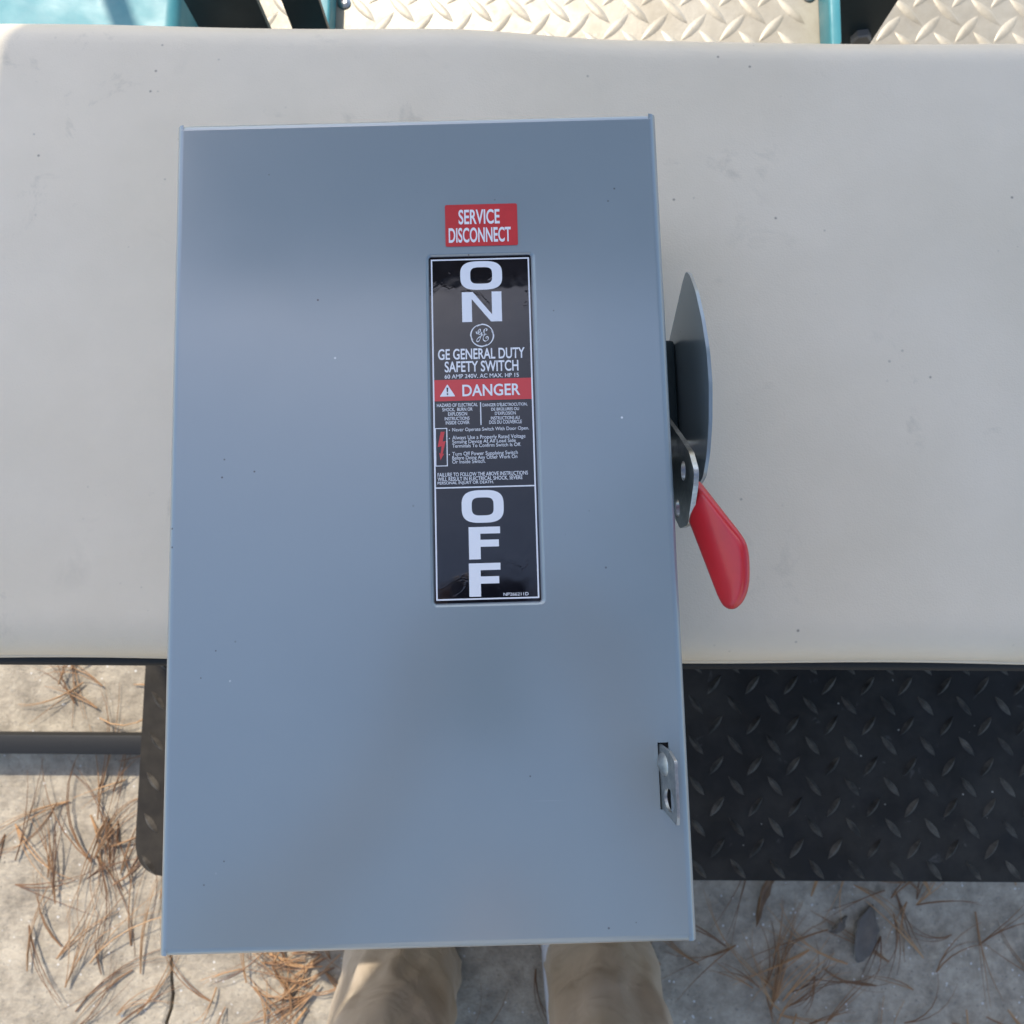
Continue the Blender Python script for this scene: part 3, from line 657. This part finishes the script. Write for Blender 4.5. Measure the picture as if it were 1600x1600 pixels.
# local frame: x right, y forward (towards the cart), z up; origin between the feet
P = [(0, -0.02, 0.93, .13, .10), (0, -0.02, 1.12, .125, .095), (0, 0.0, 1.30, .15, .10), (0, 0.01, 1.41, .10, .07), (0, 0.03, 1.50, .052), (0, 0.06, 1.57, .068, .08), (0, 0.065, 1.65, .075, .09), (0, 0.06, 1.71, .055, .065)]
Ed = [(i, i + 1) for i in range(7)]
for s in (-1, 1):
    b0 = len(P); fx = -0.145 if s < 0 else 0.140
    P += [(s * 0.09, -0.01, 0.84, .082), (s * 0.12, 0.01, 0.48, .055), (fx, 0.0, 0.12, .042), (fx, -0.01, 0.06, .04), (fx, 0.10, 0.035, .035, .03)]
    Ed += [(0, b0), (b0, b0 + 1), (b0 + 1, b0 + 2), (b0 + 2, b0 + 3), (b0 + 3, b0 + 4)]
    a0 = len(P); hx = 0.032
    OFF = -0.038; P += [(s * 0.165, 0.01, 1.395, .058), (s * 0.235, 0.20, 1.225, .045), (hx + s * 0.115, 0.42 + OFF, 1.225, .030), (hx + s * 0.095, 0.50 + OFF, 1.240, .034, .018), (hx + s * 0.080, 0.545 + OFF, 1.245, .036, .014)]
    Ed += [(3, a0), (a0, a0 + 1), (a0 + 1, a0 + 2), (a0 + 2, a0 + 3), (a0 + 3, a0 + 4)]
    pm = a0 + 4
    for k in range(4):
        c0 = len(P); yb = 0.530 + OFF + 0.021 * k; ln = (0.9, 1.0, 0.95, 0.78)[k]
        P += [(hx + s * 0.060, yb, 1.2490, .0085), (hx + s * (0.060 - 0.026 * ln), yb + 0.012, 1.2555, .0078), (hx + s * (0.060 - 0.042 * ln), yb + 0.014, 1.2585, .0066)]
        Ed += [(pm, c0), (c0, c0 + 1), (c0 + 1, c0 + 2)]
    c0 = len(P)
    P += [(hx + s * 0.062, 0.505 + OFF, 1.262, .010), (hx + s * 0.040, 0.535 + OFF, 1.270, .0085)]
    Ed += [(a0 + 3, c0), (c0, c0 + 1)]
body_p = link('body', skin_mesh('body', P, Ed, 0, 2), 'skin', PE, True)
# face and hair
for s in (-1, 1):
    bm = bmesh.new(); bmesh.ops.create_uvsphere(bm, u_segments=10, v_segments=8, radius=0.012, matrix=Matrix.Translation((s * 0.032, 0.140, 1.645)))
    link('eye', bm_mesh(bm, 'eye', 80), 'label_white', PE)
    bm = bmesh.new(); bmesh.ops.create_uvsphere(bm, u_segments=10, v_segments=8, radius=1, matrix=Matrix.Translation((s * 0.083, 0.05, 1.635)) @ Matrix.Diagonal((0.012, 0.022, 0.034, 1)))
    link('ear', bm_mesh(bm, 'ear', 80), 'skin', PE)
link('nose', bm_mesh(loft_bm([[(0.006 * math.cos(t), 0.150 + 0.006 * math.sin(t), 1.65) for t in [math.pi * i / 5 for i in range(10)]], [(0.016 * math.cos(t), 0.160 + 0.012 * math.sin(t), 1.61) for t in [math.pi * i / 5 for i in range(10)]], [(0.010 * math.cos(t), 0.150 + 0.008 * math.sin(t), 1.598) for t in [math.pi * i / 5 for i in range(10)]]]), 'nose', 80), 'skin', PE)
box('mouth', (-0.024, 0.135, 1.572), (0.024, 0.150, 1.582), 'label_red', PE, 0.004)
bm = bmesh.new(); bmesh.ops.create_uvsphere(bm, u_segments=28, v_segments=18, radius=1, matrix=Matrix.Translation((0, 0.045, 1.675)) @ Matrix.Diagonal((0.088, 0.103, 0.093, 1)))
bmesh.ops.delete(bm, geom=[v for v in bm.verts if v.co.z < 1.60 or (v.co.y > 0.10 and v.co.z < 1.70)], context='VERTS')
for v in bm.verts: v.co += 0.006 * Vector(noise.noise_vector(v.co * 40))
link('hair', bm_mesh(bm, 'hair', 80), 'hair', PE)
# shirt
def oval(cx_, cy_, z, a, b, n=40, ph=0): return [(cx_ + a * math.cos(2 * math.pi * i / n), cy_ + b * math.sin(2 * math.pi * i / n) * (1 + 0.03 * math.sin(5 * i + ph)), z) for i in range(n)]
bm = loft_bm([oval(0, -0.02, z, a, b, ph=z * 30) for z, a, b in ((0.82, .205, .155), (0.90, .20, .15), (1.02, .19, .14), (1.15, .19, .14), (1.28, .205, .145), (1.38, .205, .125), (1.44, .15, .10), (1.475, .075, .075))], caps=False)
for s in (-1, 1): tube_bm([(s * 0.15, 0.0, 1.385), (s * 0.20, 0.10, 1.31), (s * 0.24, 0.205, 1.225), (s * 0.215 + 0.01, 0.27, 1.224)], [.085, .075, .066, .058], 20, bm, cap=False)
link('shirt', bm_mesh(bm, 'shirt', 80), 'shirt_cotton', PE)
# trousers: two folded legs and a seat in one mesh
bm = bmesh.new(); n = 72; NR = 90
for s in (-1, 1):
    fx = -0.142 if s < 0 else 0.148
    rg = []
    for i in range(NR + 1):
        t = i / NR; z = 0.012 + 0.87 * t
        cx_ = fx + (s * 0.095 - fx) * t ** 1.2; cy_ = 0.0 + 0.012 * math.sin(t * 3) - 0.01 * t
        ra = 0.0765 + 0.004 * math.cos(t * 9 + s) + 0.030 * smooth01((t - 0.25) / 0.75); rb = 0.094 + 0.022 * smooth01((t - 0.25) / 0.75)
        ring = []
        for j in range(n):
            a = 2 * math.pi * j / n
            f = 1 + 0.10 * noise.noise((math.cos(a) * 1.3 + s * 7, math.sin(a) * 1.3, z * 6 + math.cos(a) * 0.9)) + 0.12 * math.exp(-z / 0.30) * noise.noise((math.cos(a) * 1.6 + s * 3, math.sin(a) * 1.6, z * 17 + 1.5 * a * 0.3)) + 0.06 * noise.noise((math.cos(a) * 3.2, math.sin(a) * 3.2 + s, z * 14 + 2 * math.cos(a)))
            f += 0.055 * math.exp(-z / 0.5) * (1 - min(1, abs(noise.noise((math.cos(a) * 1.1 + s * 5, math.sin(a) * 1.1, z * 5 + 1.1 * math.cos(a + s)))) * 7)) - 0.02
            # pressed crease down the front
            f += 0.035 * math.exp(-((a - math.pi / 2 - 0.12 * s) / 0.13) ** 2)
            zz = z + (0.006 * math.sin(2 * a + s) if i == 0 else 0)
            ring.append((cx_ + ra * f * math.cos(a), cy_ + rb * f * math.sin(a), zz))
        rg.append(ring)
    # turned hem on the inside
    rg.insert(0, [(fx + (p[0] - fx) * 0.95, p[1] * 0.95, p[2] + 0.012) for p in rg[0]])
    loft_bm(rg, bm, caps=False)
loft_bm([[(0.19 * sx_ * math.cos(2 * math.pi * i / n), -0.012 + 0.128 * sx_ * math.sin(2 * math.pi * i / n), z) for i in range(n)] for z, sx_ in ((0.80, 0.80), (0.83, 0.98), (0.90, 1.0), (0.98, 0.93), (1.00, 0.90))], bm, caps=False)
link('trousers', bm_mesh(bm, 'trousers', 80), 'khaki_cotton', PE)
# shoes
def shoe(fx, yaw):
    rg = []; n = 24
    for i in range(17):
        t = i / 16; y = -0.105 + 0.285 * t
        wv = 0.036 + 0.016 * math.sin(min(1, t * 1.15) * math.pi * 0.62) ; wv *= 1 if t < 0.75 else math.sqrt(max(0.02, 1 - ((t - 0.75) / 0.27) ** 2))
        hv = 0.085 - 0.045 * smooth01((t - 0.30) / 0.40); hv *= 1 if t < 0.8 else math.sqrt(max(0.05, 1 - ((t - 0.8) / 0.24) ** 2))
        rg.append([(wv * math.copysign(abs(math.cos(2 * math.pi * j / n)) ** 0.75, math.cos(2 * math.pi * j / n)), y, 0.022 + max(0, hv * math.copysign(abs(math.sin(2 * math.pi * j / n)) ** 0.85, math.sin(2 * math.pi * j / n)))) for j in range(n)])
    M_ = Matrix.Translation((fx, 0, 0)) @ Matrix.Rotation(yaw, 4, 'Z')
    me_ = bm_mesh(loft_bm(rg), 'shoe', 60); me_.transform(M_); o = link('shoe', me_, 'shoe_white', PE)
    out = [(p[0], p[1]) for p in [(max(q_[0] for q_ in r_) * 1.05, r_[0][1]) for r_ in rg]] + [(p[0], p[1]) for p in [(min(q_[0] for q_ in r_) * 1.05, r_[0][1]) for r_ in rg[::-1]]]
    ms_ = bm_mesh(prism_bm([(x, y, 0.001) for x, y in out], (0, 0, 0.0225), 0.003, 2), 'sole', 40); ms_.transform(M_); link('sole', ms_, 'shoe_sole', o)
shoe(-0.146, R(4)); shoe(0.113, R(-3))

# phone held above the switch
ph = empty('smartphone', tuple(cam.location), 0, 'dark smartphone held above the switch by both hands', 'phone')
ph.rotation_euler = cam.rotation_euler
box('phone_case', (-0.058, -0.130, 0.0022), (0.016, 0.018, 0.0104), 'phone_black', ph, 0.0035, 3)
box('phone_screen', (-0.055, -0.127, 0.0105), (0.013, 0.015, 0.0109), 'phone_glass', ph)

# ------------------------------------------------------------------ pine that overhangs from the right (mirrored in the nameplate)
mat('bark', (0.10, 0.065, 0.045), 0.9, build=lambda n: n.bump(n.noise(25, 5), 0.8, 0.02))
def b_fol(n):
    r = n.n('ShaderNodeAttribute', attribute_name='tint', attribute_type='GEOMETRY')
    n.base(n.mix(r.outputs['Fac'], (0.045, 0.065, 0.022), (0.12, 0.095, 0.04)))
mat('pine_foliage', (0.06, 0.07, 0.03), 0.7, build=b_fol)
tr = empty('pine_tree', (3.30, 0.5, 0), 0, 'tall pine tree overhanging the seat from the right', 'tree')
rt = random.Random(5)
trunk_bm = tube_bm([(0.12 * math.sin(z * 0.5), 0.1 * math.cos(z * 0.4), z) for z in [0, 0.3, 1, 3, 5, 7, 9, 11, 13]], [0.26, 0.21, 0.19, 0.17, 0.15, 0.12, 0.09, 0.05, 0.015], 14)
fv, ff, ft = [], [], []
for bI in range(46):
    z0 = rt.uniform(5.2, 12.4); az = rt.uniform(0, 2 * math.pi) if bI > 12 else math.pi + rt.uniform(-0.7, 0.7)
    ln = (3.0 - 0.24 * (z0 - 5.2)) * rt.uniform(0.75, 1.1)
    pts = [Vector((ln * t * math.cos(az + 0.2 * t), ln * t * math.sin(az + 0.2 * t), z0 + 0.55 * t - 0.5 * t * t)) for t in (0, 0.25, 0.5, 0.75, 1.0)]
    tube_bm(pts, [0.045, 0.036, 0.026, 0.017, 0.006], 6, trunk_bm)
    for c in range(9):
        t = rt.uniform(0.3, 1.02); k = min(3, int(t * 4)); cpt = pts[k].lerp(pts[k + 1], t * 4 - k) + Vector((rt.gauss(0, .16), rt.gauss(0, .16), rt.gauss(0, .10)))
        tn = rt.random()
        for q in range(46):
            d = Vector((rt.gauss(0, 1), rt.gauss(0, 1), rt.gauss(0.2, 0.8))).normalized(); l_ = rt.uniform(0.12, 0.26)
            sd_ = d.cross(Vector((rt.gauss(0, 1), rt.gauss(0, 1), rt.gauss(0, 1)))).normalized() * 0.011; o_ = cpt + d * 0.02; i0 = len(fv)
            fv += [o_ + sd_, o_ - sd_, o_ + d * l_]; ff.append((i0, i0 + 1, i0 + 2)); ft += [tn] * 3
link('trunk', bm_mesh(trunk_bm, 'trunk', 60), 'bark', tr)
cm = bpy.data.meshes.new('crown'); cm.from_pydata([tuple(v) for v in fv], [], ff)
cm.attributes.new('tint', 'FLOAT', 'POINT').data.foreach_set('value', ft)
link('crown', cm, 'pine_foliage', tr, kind='stuff')

# ------------------------------------------------------------------ litter on the concrete
def needles(name, seeds, label, group='pine needle litter'):
    """seeds: (x, y, count, spread, lean angle or None, angle jitter, length)"""
    vs_, fs_, tint = [], [], []
    rnd = random.Random(hash(name) % 1000 if False else len(name) * 7 + len(seeds))
    for (sx_, sy_, cnt, spread, ang, jit, LN) in seeds:
        cnt = max(3, int(cnt * 0.72))
        for _ in range(cnt):
            bx_ = sx_ + rnd.gauss(0, spread); by_ = sy_ + rnd.gauss(0, spread)
            a = (rnd.uniform(0, 2 * math.pi) if ang is None else R(ang) + rnd.gauss(0, jit)); tn = rnd.random() ** 1.3
            L_ = LN * rnd.uniform(0.55, 1.1); h0 = rnd.uniform(0.001, 0.008) * (1 + min(cnt, 60) / 50); curv = rnd.gauss(0, 0.7)
            for k in range(rnd.choice((2, 3, 3))):
                aa = a + rnd.gauss(0, 0.07); cv = curv + rnd.gauss(0, 0.3); L2 = L_ * rnd.uniform(0.85, 1.0); w0 = rnd.uniform(0.0007, 0.0014)
                x, y = bx_, by_; base = len(vs_); ns = 6; tl = rnd.gauss(0, 0.004)
                for i in range(ns + 1):
                    t = i / ns; th = aa + cv * t
                    wz = max(0.0008, h0 + tl * t + 0.006 * math.sin(t * math.pi) * abs(tl) / 0.004); w_ = w0 * (1 - 0.75 * t)
                    nx_, ny_ = -math.sin(th), math.cos(th)
                    vs_.extend([(x + nx_ * w_, y + ny_ * w_, wz), (x - nx_ * w_, y - ny_ * w_, wz), (x, y, wz + w_ * 1.3)])
                    tint.extend([tn + rnd.uniform(-0.1, 0.1)] * 3)
                    x += math.cos(th) * L2 / ns; y += math.sin(th) * L2 / ns
                for i in range(ns):
                    q_ = base + 3 * i
                    for c_, d_ in ((0, 1), (1, 2), (2, 0)): fs_.append((q_ + c_, q_ + d_, q_ + 3 + d_, q_ + 3 + c_))
    me_ = bpy.data.meshes.new(name); me_.from_pydata(vs_, [], fs_)
    at = me_.attributes.new('tint', 'FLOAT', 'POINT'); at.data.foreach_set('value', tint)
    o = link(name, me_, 'dry_needle', kind='stuff'); return tag(o, label, 'pine needles')
needles('pine_needle_litter', [(-0.30, -0.56, 46, 0.045, None, 0, 0.12), (-0.26, -0.61, 26, 0.03, 200, 0.5, 0.14), (-0.25, -0.53, 18, 0.02, 150, 0.6, 0.10)], 'thick patch of orange dry pine needles beside the left trouser leg')
needles('pine_needle_tangle', [(-0.56, -0.45, 26, 0.05, 75, 0.5, 0.20), (-0.60, -0.62, 18, 0.06, 60, 0.7, 0.18), (-0.57, -0.30, 22, 0.07, None, 0, 0.16), (-0.58, -0.14, 14, 0.06, None, 0, 0.15), (-0.68, -0.42, 22, 0.08, None, 0, 0.18), (-0.44, -0.56, 10, 0.06, None, 0, 0.15)], 'sunlit scattered brown pine needles left of the footplate')
needles('pine_needle_clump', [(0.41, -0.655, 11, 0.012, 78, 0.30, 0.18), (0.43, -0.66, 6, 0.015, 35, 0.5, 0.16), (0.45, -0.68, 10, 0.03, None, 0, 0.10), (0.40, -0.62, 4, 0.02, 120, 0.3, 0.12)], 'shaded clump of brown pine needles right of the right trouser leg')
needles('pine_needle_scatter', [(0.62, -0.50, 24, 0.035, None, 0, 0.12), (0.58, -0.44, 12, 0.05, None, 0, 0.12), (0.30, -0.58, 5, 0.05, 160, 0.4, 0.18), (0.05, -0.60, 8, 0.06, None, 0, 0.14), (0.70, -0.62, 26, 0.06, None, 0, 0.15), (0.36, -0.48, 6, 0.05, None, 0, 0.12), (0.50, -0.60, 8, 0.07, None, 0, 0.14), (0.1, -0.2, 40, 0.35, None, 0, 0.15)], 'thin scatter of brown pine needles on the shaded concrete at right')
def leaf(name, pts, widths, m, label, lift=0.004):
    bm = bmesh.new(); P_ = spline([(x, y) for x, y in pts], 6); k = len(P_); rows = []
    for i, p in enumerate(P_):
        a = Vector(P_[max(i - 1, 0)]); b = Vector(P_[min(i + 1, k - 1)]); t = (b - a).normalized(); nn = Vector((-t.y, t.x)); f = i / (k - 1)
        w_ = widths * (math.sin(math.pi * (0.03 + 0.94 * f)) ** 1.1) * (1 + 0.45 * noise.noise((i * 0.55, widths * 300, 0)))
        z = lift + 0.004 * math.sin(f * 5) + 0.004
        rows.append([bm.verts.new((p[0] + nn.x * w_ * s, p[1] + nn.y * w_ * s, max(0.0008, z + abs(s) * 0.35 * w_ + 0.004 * noise.noise((i * .35, s * 2 + widths * 90, 1))))) for s in (-1, -0.5, 0, 0.5, 1)])
    for i in range(k - 1):
        for j in range(4): bm.faces.new((rows[i][j], rows[i][j + 1], rows[i + 1][j + 1], rows[i + 1][j]))
    o = link(name, bm_mesh(bm, name, 80), m); so = o.modifiers.new('thick', 'SOLIDIFY'); so.thickness = 0.0006
    return tag(o, label, 'leaf')
leaf('dry_leaf', [(0.395, -0.545), (0.405, -0.505), (0.424, -0.470), (0.445, -0.44)], 0.0065, 'dead_leaf', 'narrow curved brown leaf lying just below the footplate edge')
leaf('dry_leaf', [(0.545, -0.600), (0.556, -0.562), (0.575, -0.52)], 0.017, 'grey_leaf', 'broad dark grey leaf on the shaded concrete at right', 0.001)
leaf('dry_leaf', [(0.505, -0.555), (0.520, -0.548), (0.535, -0.535)], 0.006, 'grey_leaf', 'small crumpled dark leaf beside the broad grey leaf', 0.001)

# ------------------------------------------------------------------ render
scene.render.engine = 'CYCLES'
scene.render.resolution_x = scene.render.resolution_y = 1024
